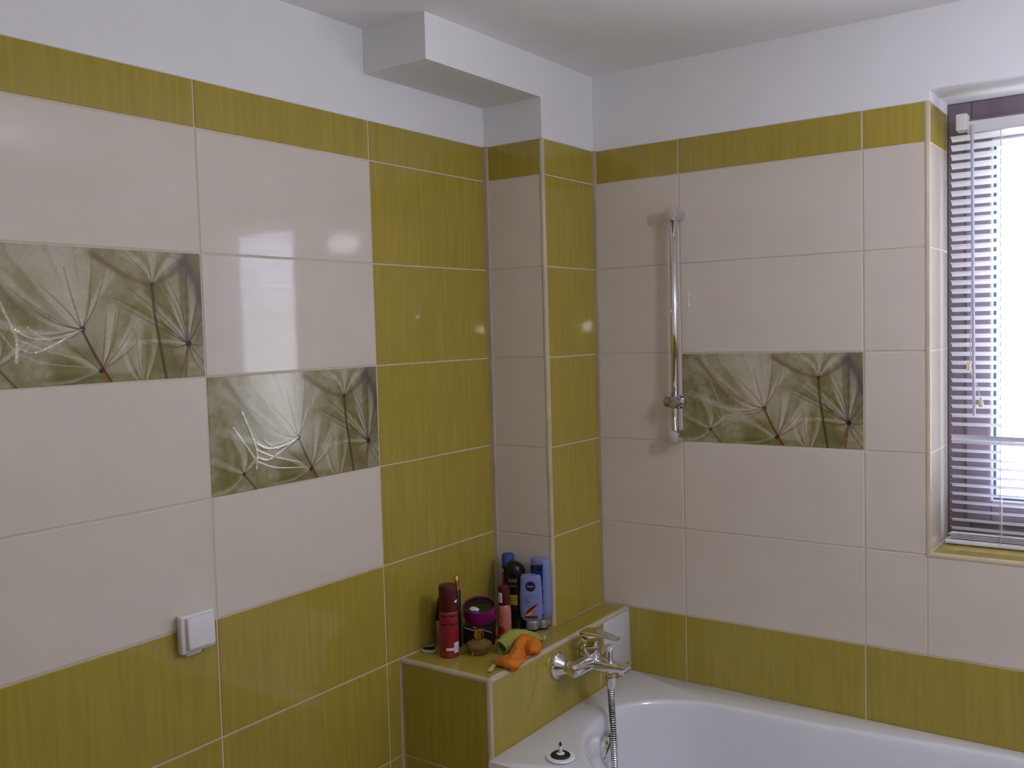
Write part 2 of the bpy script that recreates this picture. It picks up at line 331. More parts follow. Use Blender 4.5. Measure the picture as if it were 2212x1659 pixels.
def text_mesh(s, size, align='CENTER'):
    c = bpy.data.curves.new('lettering', 'FONT'); c.body = s; c.size = size; c.align_x = align; c.align_y = 'CENTER'
    o = bpy.data.objects.new('lettering', c); COL.objects.link(o)
    dg = bpy.context.evaluated_depsgraph_get(); me = bpy.data.meshes.new_from_object(o.evaluated_get(dg)); bpy.data.objects.remove(o); bpy.data.curves.remove(c)
    return me
def wrap(me, surf, cx, cz, eps=.0004):
    """flat (x, y) print laid on a surface y = -surf(x, z), seen from -y"""
    for v in me.vertices:
        x, z = v.co.x + cx, v.co.y + cz
        v.co = (x, -(surf(x, z) + eps), z)
    return me
def decal_text(name, s, size, surf, cx, cz, M, parent, label=None, eps=.0005, align='CENTER'):
    me = wrap(text_mesh(s, size, align), surf, cx, cz, eps); me.materials.clear(); o = link(name, me, M, parent)
    if label: o['label'] = label
    return o
def decal_grid(name, fn, nu, nv, surf, M, parent, eps=.0003, label=None):
    bm = bmesh.new(); g = [[bm.verts.new((*fn(i / nu, j / nv), 0)) for i in range(nu + 1)] for j in range(nv + 1)]
    for j in range(nv):
        for i in range(nu): bm.faces.new((g[j][i], g[j][i + 1], g[j + 1][i + 1], g[j + 1][i]))
    me = bpy.data.meshes.new(name); bm.to_mesh(me); bm.free(); wrap(me, surf, 0, 0, eps)
    o = link(name, me, M, parent)
    if label: o['label'] = label
    return o
def rect(x0, x1, z0, z1): return lambda u, v: (x0 + (x1 - x0) * u, z0 + (z1 - z0) * v)
def disc(cx, cz, r): return lambda u, v: (cx + r * v * math.cos(2 * math.pi * u), cz + r * v * math.sin(2 * math.pi * u))

# ------------------------------------------------------------------ setting
FLOOR = -.756; CEIL = 1.575; P = .252; TOP = 1.3574; GW = .0036
YA, YB = -1.2502, -.7483; YCOL = -.2767; XCOL = .1973; XD, XE, XW = .4704, .9722, 1.129
XR, YREAR = 2.45, -3.3
WX1, WZ0, WZ1 = 1.872, .258, 1.383       # window opening
def row(k): return (6 - k) * P
GN = -.0014                               # the grout lies behind the tile faces

def structure(name, bm, mats, label, cat):
    o = bm2(name, bm, mats); return tag(o, label, cat, None, 'structure')
bm = bmesh.new(); box(bm, -.12, GN, YREAR, .32, FLOOR, TOP, 0); box(bm, -.12, -.0008, YREAR, .32, TOP, CEIL, 1)
wall_left = structure('wall_left', bm, [M_grout, M_plaster], 'long wall of green and cream tiles under white plaster', 'wall')
bm = bmesh.new()
yb = -GN
for x0, x1, z0, z1, mi in ((0, XW - .001, FLOOR, TOP, 0), (0, XW + .0, TOP, CEIL, 1), (WX1 + .001, XR, FLOOR, TOP, 0), (WX1, XR, TOP, CEIL, 1), (XW - .001, WX1 + .001, FLOOR, WZ0 - .001, 0), (XW, WX1, WZ1, CEIL, 1)):
    box(bm, x0, x1, yb if mi == 0 else .0006, .32, z0, z1, mi)
wall_back = structure('wall_back', bm, [M_grout, M_plaster], 'window wall of cream tiles above a green band along the bathtub', 'wall')
bm = bmesh.new(); box(bm, 0, XCOL - .0014, YCOL + .0014, 0, 0, TOP, 0); box(bm, 0, XCOL, YCOL, 0, TOP, 1.467, 1)
wall_column = structure('corner_column', bm, [M_grout, M_plaster], 'square tiled pipe column in the room corner above the ledge', 'column')
bm = bmesh.new(); box(bm, 0, XCOL, -.7555, .0, 1.467, CEIL + .01, 0)
structure('ceiling_beam', bm, [M_plaster], 'white plastered boxing under the ceiling leading to the corner column', 'beam')
LX, LY = .285, -.699
bm = bmesh.new(); box(bm, 0, LX - .0014, LY + .0014, 0, FLOOR, -.0014, 0)
ledge = structure('tiled_ledge', bm, [M_grout], 'green tiled ledge at the tap end of the bathtub', 'ledge')
bm = bmesh.new(); box(bm, -.12, XR + .1, YREAR - .1, .32, CEIL, CEIL + .1, 0)
structure('ceiling', bm, [M_ceil], 'plain white bathroom ceiling', 'ceiling')
bm = bmesh.new(); box(bm, -.12, XR + .1, YREAR - .1, .32, FLOOR - .1, FLOOR, 0)
structure('floor', bm, [M_floor], 'beige bathroom floor below the frame', 'floor')
bm = bmesh.new(); box(bm, XR, XR + .1, YREAR, .32, FLOOR, .252, 0); box(bm, XR, XR + .1, YREAR, .32, .252, CEIL, 1)
structure('wall_right', bm, [M_greenplain, M_plaster], 'wall opposite the tiles with green lower part, outside the frame', 'wall')
bm = bmesh.new(); box(bm, 0, XR, YREAR - .1, YREAR, FLOOR, .252, 0); box(bm, 0, XR, YREAR - .1, YREAR, .252, CEIL, 1)
structure('wall_rear', bm, [M_greenplain, M_plaster], 'wall behind the photographer with green lower part, outside the frame', 'wall')

_tilecache = {}
def tile(parent, org, U, V, u0, u1, v0, v1, M, wob=.0016, name='tile'):
    """one tile between grout centre lines, a slab with eased edges, its face on the wall plane"""
    wd, hd = round(u1 - u0 - GW, 4), round(v1 - v0 - GW, 4); key = (wd, hd, M.name)
    if key not in _tilecache:
        a, b, e = wd / 2, hd / 2, .0013
        rings = [[(-a, -b, -.006), (a, -b, -.006), (a, b, -.006), (-a, b, -.006)], [(-a, -b, -e * .7), (a, -b, -e * .7), (a, b, -e * .7), (-a, b, -e * .7)], [(-a + e, -b + e, 0), (a - e, -b + e, 0), (a - e, b - e, 0), (-a + e, b - e, 0)]]
        bm = loft(rings, False, True); me = bpy.data.meshes.new(name); bm.to_mesh(me); bm.free(); me.materials.append(M); _tilecache[key] = me
    o = bpy.data.objects.new(name, _tilecache[key]); COL.objects.link(o); o.parent = parent
    U, V = Vector(U), Vector(V); N = U.cross(V); c = Vector(org) + U * (u0 + u1) / 2 + V * (v0 + v1) / 2
    mm = Matrix.Identity(4)
    for i in range(3): mm[i][0], mm[i][1], mm[i][2], mm[i][3] = U[i], V[i], N[i], c[i]
    wx, wy = random.uniform(-wob, wob), random.uniform(-wob, wob)
    k = min(1, .25 / max(wd, hd))
    o.matrix_basis = mm @ Matrix.Rotation(wx * k, 4, 'X') @ Matrix.Rotation(wy * k, 4, 'Y')
    if M is M_dand: o['label'] = 'tile printed with large dandelion seed heads'
    return o
Y3, Z3, X3 = (0, 1, 0), (0, 0, 1), (1, 0, 0)
# left wall
cols = [(-3.2582, -2.7562), (-2.7562, -2.2541), (-2.2541, -1.7521), (-1.7521, YA), (YA, YB), (YB, YCOL - .004)]
for ci, (a, b) in enumerate(cols):
    tile(wall_left, (0, 0, 0), Y3, Z3, a, b, row(1), TOP, M_green)
    for k in range(1, 9):
        if ci == 5: M = M_green
        elif k >= 5: M = M_green
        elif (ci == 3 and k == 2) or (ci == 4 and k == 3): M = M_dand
        else: M = M_cream
        if ci == 5 and k >= 6: b = LY - .001
        if b - a > .02: tile(wall_left, (0, 0, 0), Y3, Z3, a, b, row(k + 1), row(k), M)
# corner column
for k in range(0, 6):
    z1, z0 = (TOP if k == 0 else row(k)), row(k + 1)
    tile(wall_column, (0, YCOL, 0), X3, Z3, .010, XCOL - .007, z0, z1, M_green if k == 0 else M_cream)
    tile(wall_column, (XCOL, 0, 0), Y3, Z3, YCOL + .007, -.006, z0, z1, M_green)
# back wall
for a, b in ((XCOL + .006, XD), (XD, XE), (XE, XW - .008)):
    tile(wall_back, (0, 0, 0), X3, Z3, a, b, row(1), TOP, M_green)
    for k in range(1, 6):
        dd = (k == 3 and a == XD)
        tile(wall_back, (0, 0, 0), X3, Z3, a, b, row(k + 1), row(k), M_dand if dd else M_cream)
for a, b in ((LX + .002, XD), (XD, XE), (XE, XE + .5018), (XE + .5018, XE + 1.0036)):
    tile(wall_back, (0, 0, 0), X3, Z3, a, b, -.212, row(6), M_green)
for a, b in ((XW - .008, XE + .5018), (XE + .5018, WX1 + .008)):
    tile(wall_back, (0, 0, 0), X3, Z3, a, b, row(6), WZ0 - .008, M_cream)
for a, b in ((WX1 + .008, XR),):
    tile(wall_back, (0, 0, 0), X3, Z3, a, b, row(1), TOP, M_green)
    for k in range(1, 6): tile(wall_back, (0, 0, 0), X3, Z3, a, b, row(k + 1), row(k), M_cream)
# window reveal and sill
for k in range(0, 6):
    z1, z0 = (TOP if k == 0 else row(k)), max(row(k + 1), WZ0)
    if z1 - z0 < .01: continue
    tile(wall_back, (XW, 0, 0), Y3, Z3, .008, .205, z0, z1, M_green if k == 0 else M_cream)
    tile(wall_back, (WX1, 0, 0), (0, -1, 0), Z3, -.205, -.008, z0, z1, M_green if k == 0 else M_cream)
tile(wall_back, (0, 0, WZ0), X3, Y3, XW, 1.5, .008, .205, M_green); tile(wall_back, (0, 0, WZ0), X3, Y3, 1.5, WX1, .008, .205, M_green)
# ledge
YG = -.1727
for a, b in ((LY + .009, YG), (YG, -.004)):
    if a < YCOL < b or b < YCOL:
        tile(ledge, (0, 0, 0), X3, Y3, .004, LX - .008, a, min(b, YG), M_green)
    else:
        tile(ledge, (0, 0, 0), X3, Y3, XCOL, LX - .008, a, b, M_green)
    tile(ledge, (LX, 0, 0), Y3, Z3, a, b, -.212, -.007, M_green)
tile(ledge, (0, LY, 0), X3, Z3, .004, LX - .008, row(7), -.007, M_green)
for k in (7, 8): tile(ledge, (0, LY, 0), X3, Z3, .004, LX - .008, row(k + 1), row(k), M_green)
for k in (7, 8): tile(ledge, (LX, 0, 0), Y3, Z3, LY + .009, YG, row(k + 1), row(k), M_green)

# plastic edge trims and silicone joints
def quarter(p0, p1, r=.0085):
    """rounded edge strip round the axis p0-p1"""
    rings = []
    for i in (0, 1): pass
    p0, p1 = Vector(p0), Vector(p1)
    return loft(tube_rings([p0, p1], lambda i: r, 14))
tn = [0]
def trim(p0, p1, label, r=.0085, M=None, parent=None):
    tn[0] += 1
    o = bm2('trim_%d' % tn[0], quarter(p0, p1, r), M or M_trim, smooth=True); sharp(o, 50)
    return tag(o, label, 'trim', None, 'structure')
i_ = .0075
trim((XCOL - i_, YCOL + i_, .0), (XCOL - i_, YCOL + i_, TOP), 'cream corner strip down the outer edge of the column')
trim((LX - i_, LY + i_, FLOOR), (LX - i_, LY + i_, -.0072), 'cream upright strip on the front edge of the ledge')
trim((0.002, LY + i_, -i_), (LX - i_, LY + i_, -i_), 'cream strip along the front top edge of the ledge')
trim((LX - i_, LY + i_, -i_), (LX - i_, -.001, -i_), 'cream strip along the ledge edge above the tap')
trim((XW - i_, i_, WZ0 - i_), (XW - i_, i_, TOP), 'cream strip up the left window edge')
trim((WX1 + i_, i_, WZ0 - i_), (WX1 + i_, i_, TOP), 'cream strip up the right window edge')
trim((XW - i_, i_, WZ0 - i_), (WX1 + i_, i_, WZ0 - i_), 'cream strip along the window sill edge')
def joint(b, label):
    tn[0] += 1
    bm = bmesh.new(); box(bm, *b); return tag(bm2('trim_%d' % tn[0], bm, M_joint), label, 'trim', None, 'structure')
joint((-.0005, .0125, YCOL - .0095, YCOL + .002, .0, TOP), 'cream joint between green wall and column')
joint((XCOL - .002, XCOL + .0085, -.0075, .0005, .0, TOP), 'cream joint between column and window wall')

# ------------------------------------------------------------------ window
FY0, FY1 = .205, .275
win = tag(bpy.data.objects.new('window_1', None), 'brown framed window with bright daylight behind the blind', 'window', None, 'structure'); COL.objects.link(win)
def frame4(name, x0, x1, z0, z1, wd, y0, y1, M, bev=.003, parent=win):
    bm = bmesh.new()
    for b in ((x0, x0 + wd, y0, y1, z0, z1), (x1 - wd, x1, y0, y1, z0, z1), (x0 + wd, x1 - wd, y0, y1, z0, z0 + wd), (x0 + wd, x1 - wd, y0, y1, z1 - wd, z1)): box(bm, *b, bev=bev, seg=1)
    return bm2(name, bm, M, parent)
frame4('outer_frame', XW, WX1, WZ0, WZ1, .056, FY0 + .006, FY1, M_frame)
frame4('sash', XW + .046, WX1 - .046, WZ0 + .046, WZ1 - .046, .058, FY0 - .010, FY1 - .008, M_frame)
sx0, sx1, sz0, sz1 = XW + .104, WX1 - .104, WZ0 + .104, WZ1 - .104
frame4('glazing_seal', sx0, sx1, sz0, sz1, .004, FY0 - .004, FY1 - .02, M_seal, 0)
frame4('glazing_bead', sx0 + .004, sx1 - .004, sz0 + .004, sz1 - .004, .007, FY0 + .004, FY1 - .02, M_bead, 0)
boxo('pane', (sx0 + .002, sx1 - .002, .244, .248, sz0 + .002, sz1 - .002), M_clear, win)
bm = lathe([(.011, 0), (.011, .01), (.008, .014), (.008, .03)], 14, '-y'); hb = bm2('handle', bm, M_whitemetal, win, (WX1 - .075, FY0 - .012, .80))
boxo('lever', (-.008, .008, -.034, -.022, -.10, .01), M_whitemetal, hb, bev=.003)

# ------------------------------------------------------------------ blind
bl = thing('window_blind', 'white slatted blind half open in front of the brown window', 'blind', (0, 0, 0))
BX0, BX1, BY = 1.153, 1.850, .130
boxo('headrail', (1.192, BX1, BY - .014, BY + .014, 1.287, 1.316), M_slat, bl, bev=.002)
for xx_ in (1.1665, BX1 - .002):
    e = boxo('end_bracket', (xx_, xx_ + .026, BY - .019, BY + .016, 1.295, 1.336), M_white, bl, bev=.003)
def slat_mesh(tilt, wd=.025):
    N = 6; top, bot = [], []
    for i in range(N + 1):
        s = (i / N - .5) * wd; c = .0022 * (1 - (2 * i / N - 1) ** 2)
        y, z = s, c
        ca, sa = math.cos(tilt), math.sin(tilt)
        for lst, dz in ((top, .00035), (bot, -.00035)): lst.append((y * ca + (z + dz) * sa, -y * sa + (z + dz) * ca))
    prof = top + bot[::-1]
    bm = loft([[(x, a, b) for a, b in prof] for x in (BX0, BX1)]); bmesh.ops.recalc_face_normals(bm, faces=bm.faces); me = bpy.data.meshes.new('slat'); bm.to_mesh(me); bm.free(); me.materials.append(M_slat); return me
SM = slat_mesh(math.radians(25)); pitch = .02225; z = 1.2785; k = 0
SM2 = slat_mesh(math.radians(66))
while z > .292:
    odd = abs(z - .545) < pitch / 2
    s = bpy.data.objects.new('slat', SM2 if odd else SM); COL.objects.link(s); s.parent = bl
    s.location = (0, BY, z); s.rotation_euler = (random.uniform(-.02, .02), random.uniform(-.0008, .0008), 0)
    if odd: s['label'] = 'slat flipped out of line'; s.rotation_euler = (0, .012, 0); s.location.z -= .002
    z -= pitch; k += 1
for q in range(4):
    s = bpy.data.objects.new('slat', SM); COL.objects.link(s); s.parent = bl; s.location = (-.006 * (q % 2), BY + .001 * q, .288 - .0042 * q); s.rotation_euler = (math.radians(22), 0, 0)
boxo('bottom_rail', (BX0 - .014, BX1, BY - .013, BY + .013, .2605, .2715), M_slat, bl, bev=.003)
for xx_ in (1.266, 1.52, 1.79):
    for dy in (-.0135, .0135): tubeo('ladder_cord', [(xx_, BY + dy, 1.29), (xx_, BY + dy, .268)], .0009, M_cord, bl, 6)
wd_ = tubeo('tilt_wand', [(1.2045, BY - .022, 1.305), (1.206, BY - .024, 1.0), (1.2095, BY - .026, .591)], .0039, M_wand, bl, 6); sharp(wd_, 25)
tubeo('wand_hook', [(1.2045, BY - .012, 1.292), (1.2045, BY - .022, 1.300)], .0028, M_white, wd_, 6)
pc = tubeo('pull_cord', catmull([(1.200, BY - .016, 1.29), (1.203, BY - .017, 1.0), (1.2, BY - .016, .72), (1.211, BY - .017, .68), (1.222, BY - .018, .635)], 6), .0011, M_cord, bl, 6)
latheo('tassel', [(.002, .012), (.004, .008), (.0062, -.006), (.005, -.012)], M_tassel, pc, 12, loc=(1.2235, BY - .018, .624))
latheo('tassel', [(.002, .010), (.0045, .004), (.006, -.008), (.005, -.012)], M_tassel, pc, 12, loc=(1.196, BY - .019, .715))

# ------------------------------------------------------------------ bathtub
tub = thing('bathtub', 'white acrylic bathtub built in along the window wall', 'bathtub', (0, 0, 0))
RZ = -.193
outl = catmull([(.383, -.35), (.386, -.26), (.444, -.186), (.547, -.124), (.68, -.108), (.866, -.098), (1.03, -.078), (1.18, -.058), (1.338, -.045), (1.52, -.045), (1.72, -.08), (1.86, -.18), (1.90, -.34), (1.86, -.53), (1.70, -.62), (1.4, -.65), (1.05, -.65), (.75, -.645), (.58, -.63), (.47, -.57), (.405, -.46)], 6, True)
N = len(outl); ax0, ax1 = Vector((.72, -.35)), Vector((1.62, -.34))
def near(p):
    d_ = ax1 - ax0; t = max(0, min(1, (p - ax0).dot(d_) / d_.dot(d_))); return ax0 + d_ * t
pts = [Vector((p[0], p[1])) for p in outl]; qs = [near(p) for p in pts]
bx = (LX + .0005, 1.98, -.712, -.0015)
outer = []
for p, q in zip(pts, qs):
    dd = p - Vector((1.12, -.35)); c = Vector((1.12, -.35)); ts = []
    if dd.x > 0: ts.append((bx[1] - c.x) / dd.x)
    if dd.x < 0: ts.append((bx[0] - c.x) / dd.x)
    if dd.y > 0: ts.append((bx[3] - c.y) / dd.y)
    if dd.y < 0: ts.append((bx[2] - c.y) / dd.y)
    t = min(ts); outer.append(c + dd * t)
for cx, cy in ((bx[0], bx[2]), (bx[0], bx[3]), (bx[1], bx[2]), (bx[1], bx[3])):
    j = min(range(N), key=lambda i: (outer[i] - Vector((cx, cy))).length); outer[j] = Vector((cx, cy))
cen = Vector((1.13, -.356))
rings = [[(*(p), RZ - .035) for p in outer], [(*(p), RZ - .006) for p in outer], [(*(p + (cen - p).normalized() * .0015), RZ - .0015) for p in outer], [(*(p + (cen - p).normalized() * .006), RZ) for p in outer]]
rings.append([(*(q + (p - q) * 1.03), RZ - .0002) for p, q in zip(pts, qs)])
for k_, zz in ((1.0, RZ - .001), (.988, RZ - .004), (.978, RZ - .011), (.970, RZ - .024), (.956, RZ - .073), (.940, -.34), (.90, -.44), (.84, -.51), (.75, -.545), (.6, -.558), (.4, -.562), (.15, -.563)):
    rings.append([(*(q + (p - q) * k_), zz) for p, q in zip(pts, qs)])
body = bm2('basin', loft(rings, False, True), M_enamel, tub, smooth=True); sharp(body, 40)
boxo('apron', (LX + .002, 1.98, -.700, -.690, FLOOR, RZ - .034), M_white, tub)
ov = latheo('overflow_cap', [(.037, 0), (.040, .004), (.039, .014), (.033, .0185), (.015, .020)], M_chrome, tub, 36, 'x', ang=30)
ov.location = (.3985, -.348, -.268); ov.rotation_euler = (0, math.radians(5), math.radians(0))
latheo('overflow_ring', [(.033, -.002), (.033, .006)], M_dark, ov, 28, 'x')
# plug lying on the rim
pg = thing('bath_plug', 'white bath plug with black rubber ring standing on the rim corner', 'plug', (.4259, -.6110, RZ))
latheo('flange', [(.026, 0), (.034, .002), (.0345, .0045), (.033, .0065), (.024, .0075)], M_plug, pg, 40)
latheo('rubber_ring', [(.0235, .0072), (.024, .0095), (.022, .0115), (.011, .0118)], M_rubber, pg, 36)
latheo('hub', [(.0095, .0118), (.010, .0135), (.0075, .0145)], M_plug, pg, 24)
st = latheo('stem', [(.0045, .0145), (.0042, .031)], M_ivory, pg, 16)
latheo('threaded_tip', [(.0026, .031), (.0032, .0325), (.0026, .034), (.0032, .0355), (.0026, .037), (.0032, .0385), (.0022, .040)], M_blackgloss, pg, 12)

# ------------------------------------------------------------------ blank panel behind the tap
boxp = boxo('cover_panel', (LX - .0005, LX + .0032, -.1565, -.006, -.163, -.010), M_panel, bev=.001)
tag(boxp, 'matt white blank panel on the ledge side behind the tap', 'panel')

# ------------------------------------------------------------------ bath mixer
mx_ = thing('bath_mixer', 'chrome lever bath mixer mounted on the side of the ledge', 'tap', (LX, -.327, -.056))
for s in (-1, 1):
    fl = latheo('rosette', [(.0345, 0), (.0355, .003), (.0345, .0075), (.0305, .010), (.0175, .0285), (.016, .0288)], M_chrome, mx_, 40, 'x', loc=(.0005, s * .075, 0), ang=20)
    latheo('union', [(.0125, .028), (.0150, .0295), (.0150, .037), (.0175, .0375), (.0178, .040), (.0160, .0405), (.0165, .049)], M_chrome, mx_, 24, 'x', loc=(0, s * .075, 0))
def rr(a, b, n, pos, axis, N=28):
    out = []
    for x, y, _ in superell(a, b, n, 0, N):
        out.append({'y': (pos[0] + x, pos[1], pos[2] + y), 'x': (pos[0], pos[1] + x, pos[2] + y)}[axis])
    return out
R_ = [rr(.004, .004, 2, (.056, -.0995, 0), 'y'), rr(.012, .013, 2.4, (.057, -.0975, 0), 'y'), rr(.0165, .0175, 3, (.058, -.091, 0), 'y'), rr(.0175, .0185, 3, (.0585, -.075, 0), 'y'), rr(.0185, .0185, 3, (.060, -.045, .001), 'y'), rr(.022, .0175, 3, (.062, -.012, .001), 'y'), rr(.022, .0175, 3, (.062, .012, .001), 'y'), rr(.0185, .0185, 3, (.060, .045, .001), 'y'), rr(.0175, .0185, 3, (.0585, .075, 0), 'y'), rr(.0165, .0175, 3, (.058, .091, 0), 'y'), rr(.012, .013, 2.4, (.057, .0975, 0), 'y'), rr(.004, .004, 2, (.056, .0995, 0), 'y')]
sharp(bm2('body', loft(R_), M_chrome, mx_), 30)
R_ = [rr(.021, .0155, 4, (.060, 0, -.003), 'x'), rr(.0205, .0150, 4, (.085, 0, -.0035), 'x'), rr(.019, .0135, 4, (.115, 0, -.0035), 'x'), rr(.0175, .0115, 4, (.145, 0, -.0025), 'x'), rr(.0165, .009, 4, (.165, 0, -.001), 'x'), rr(.0145, .005, 3, (.1735, 0, .0025), 'x'), rr(.012, .002, 3, (.176, 0, .005), 'x')]
sharp(bm2('spout', loft(R_), M_chrome, mx_), 30)
latheo('aerator', [(.0115, -.008), (.0115, -.019), (.009, -.0195)], M_chrome, mx_, 24, loc=(.150, 0, 0))
latheo('shower_outlet', [(.0125, -.012), (.0155, -.019), (.0155, -.026), (.013, -.028)], M_chrome, mx_, 24, loc=(.1205, 0, 0))
dv = latheo('diverter_knob', [(.0078, .008), (.0078, .034), (.0075, .040), (.0112, .046), (.0115, .050), (.0095, .0525)], M_chrome, mx_, 24, loc=(.1180, 0, 0))
latheo('cartridge_housing', [(.0235, .010), (.0258, .016), (.0262, .044), (.0255, .0455)], M_chrome, mx_, 36, loc=(.0635, 0, 0))
hd = latheo('handle', [(.0250, .0462), (.0262, .047), (.0260, .070), (.0235, .076)], M_chrome, mx_, 36, loc=(.0625, 0, 0))
secs = [(.0345, .010, .077, .066), (.037, .018, .081, .062), (.045, .0235, .0855, .063), (.060, .0245, .0872, .067), (.080, .0230, .0855, .0725), (.100, .0195, .0825, .0725), (.120, .0165, .0795, .0715), (.140, .0145, .0765, .0705), (.146, .012, .0750, .0715)]
sharp(bm2('lever', loft([rr(hw, (zt - zb) / 2, 3.2, (x, 0, (zt + zb) / 2), 'x') for x, hw, zt, zb in secs]), M_chrome, mx_), 32)

# hose
hs = thing('shower_hose', 'ribbed metal shower hose hanging from the mixer into the bath', 'hose', (LX + .1205, -.327, -.083))
latheo('connector', [(.0145, 0), (.0148, -.001), (.0148, -.009), (.0132, -.0095), (.0132, -.012), (.0138, -.0125), (.0128, -.024), (.0092, -.036), (.0088, -.038)], M_chrome, hs, 24)
path = catmull([(0, 0, -.030), (.001, -.002, -.07), (.012, -.016, -.12), (.024, -.034, -.18), (.031, -.044, -.24), (.034, -.048, -.31), (.040, -.050, -.38), (.062, -.050, -.435), (.12, -.05, -.4595), (.24, -.05, -.4635), (.38, -.03, -.4645), (.50, .03, -.4645)], 40)
# resample evenly at the rib pitch
d_ = [0]
for a, b in zip(path, path[1:]): d_.append(d_[-1] + (b - a).length)
pit = .0054; cnt = int(d_[-1] / pit * 4); pp = []
j = 0
for i in range(cnt):
    t = i * pit / 4
    while d_[j + 1] < t: j += 1
    f = (t - d_[j]) / (d_[j + 1] - d_[j]); pp.append(path[j].lerp(path[j + 1], f))
rad = [.0094, .0098, .0078, .0076]
bm = loft(tube_rings(pp, lambda i: rad[i % 4], 14)); bm.faces.ensure_lookup_table()
for fi, f in enumerate(bm.faces):
    if fi // 14 % 4 in (1, 2, 3) and fi < 14 * (cnt - 1): f.material_index = 1 if fi // 14 % 4 == 2 else (1 if fi // 14 % 4 == 1 else 0)
hz = bm2('hose', bm, [M_chrome, M_dark], hs, smooth=True); sharp(hz, 60)

# ------------------------------------------------------------------ shower rail
rl = thing('shower_rail', 'upright chrome shower rail with empty sliding holder on the cream tiles', 'shower rail', (.472, 0, 0))
rl.location = (.472, 0, 0)
tubeo('rail', [(.000, -.040, 1.150), (-.006, -.040, .520)], .0105, M_chrome, rl, 24)
for x, z_ in ((.0005, 1.1455), (-.0065, .5235)):
    bk = latheo('bracket', [(.0175, .0003), (.0180, .002), (.0180, .056), (.0172, .0575)], M_chrome, rl, 32, '-y', loc=(x, 0, z_))
    latheo('end_cap', [(.0174, .0572), (.0170, .0585), (.011, .0605), (.004, .061)], M_endcap, bk, 28, '-y')
sl = latheo('sliding_holder', [(.0135, -.029), (.0150, -.027), (.0150, -.006), (.0185, -.004), (.0185, .020), (.0170, .0225)], M_satin, rl, 28, 'x', loc=(-.004, -.043, .6205))
latheo('knob', [(.0135, .0225), (.0130, .030), (.010, .032)], M_chrome, sl, 24, 'x')
latheo('holder_socket', [(.0150, .012), (.0165, .0145), (.0165, .026), (.0125, .027)], M_satin, sl, 24, '-y', loc=(.008, 0, 0))

# ------------------------------------------------------------------ socket
sk = thing('wall_socket', 'white square wall socket with hinged cover on the green and cream tiles', 'socket', (0, -1.3135, .2465))
boxo('back_box', (.0, .012, -.034, .034, -.037, .037), M_ivory, sk, bev=.002)
boxo('frame', (.010, .024, -.0395, .0395, -.0385, .0385), M_white, sk, bev=.004, seg=3)
lid = boxo('lid', (.022, .034, -.030, .033, -.0305, .0335), M_white, sk, bev=.003, seg=3)
lid.rotation_euler = (0, math.radians(-2), 0)
boxo('lid_tab', (.003, .012, -.022, .014, -.047, -.036), M_ivory, sk, bev=.0015)

# ------------------------------------------------------------------ toiletries on the ledge
def facing(x, y, turn=0):     # turn the print (-y) towards the camera, then by `turn` degrees
    return math.atan2(CAM.y - y, CAM.x - x) + math.pi / 2 + math.radians(turn)
def cyl(r): return lambda x, z: math.sqrt(max(r * r - x * x, 1e-9))
# red spray can
x, y = .095, -.615
can = thing('spray_can', 'red spray can with dark red cap at the front of the ledge', 'spray can', (x, y, 0), facing(x, y, -4))
latheo('body', [(.0225, 0), (.0245, .002), (.0250, .006), (.0250, .112), (.0245, .118), (.0235, .1195)], M_red, can, 40)
latheo('cap', [(.0238, .1192), (.0240, .121), (.0240, .181), (.0225, .1858), (.016, .1872)], M_redcap, can, 40)
decal_grid('band', rect(-.0215, .0235, .1075, .1115), 14, 1, cyl(.0250), M_navy, can)
decal_grid('band', rect(-.0205, .0225, .0850, .0893), 14, 1, cyl(.0250), M_navy, can)
for tx, zz, sz in (('fresh', .1095, .0032), ('active', .0871, .0032)): decal_text('lettering', tx, sz, cyl(.0250), .001, zz, M_paleprint, can, eps=.0007)
decal_grid('price_sticker', rect(.0135, .0238, .0135, .0400), 8, 1, cyl(.0252), M_print, can)
for q in range(8): decal_grid('barcode_line', rect(.0150, .0232, .0175 + q * .0023, .0175 + q * .0023 + .0012), 6, 1, cyl(.0252), M_paleprint, can, eps=.0006)
decal_grid('white_label', rect(-.0070, .0125, .0205, .0272), 8, 1, cyl(.0252), M_print, can)
decal_text('lettering', '150 ml', .0045, cyl(.0250), -.0125, .0105, M_paleprint, can)
decal_grid('cap_badge', disc(.0200, .147, .0060), 20, 3, cyl(.0240), M_navy, can)
decal_grid('cap_emblem', disc(.0205, .1455, .0036), 16, 2, cyl(.0240), M_print, can, eps=.0006)
decal_grid('seam', rect(-.021, .021, .0595, .0603), 12, 1, cyl(.0250), M_maroon, can)
# slim gold capped atomiser behind it
x, y = .0700, -.548
at = thing('perfume_atomiser', 'slim black atomiser whose gold tip shows above the red can', 'perfume', (x, y, 0))
latheo('tube', [(.0095, 0), (.0100, .002), (.0100, .150), (.008, .153)], M_blackgloss, at, 24)
latheo('gold_tip', [(.0058, .153), (.0060, .154), (.0060, .1885), (.0050, .1900)], M_gold, at, 20)
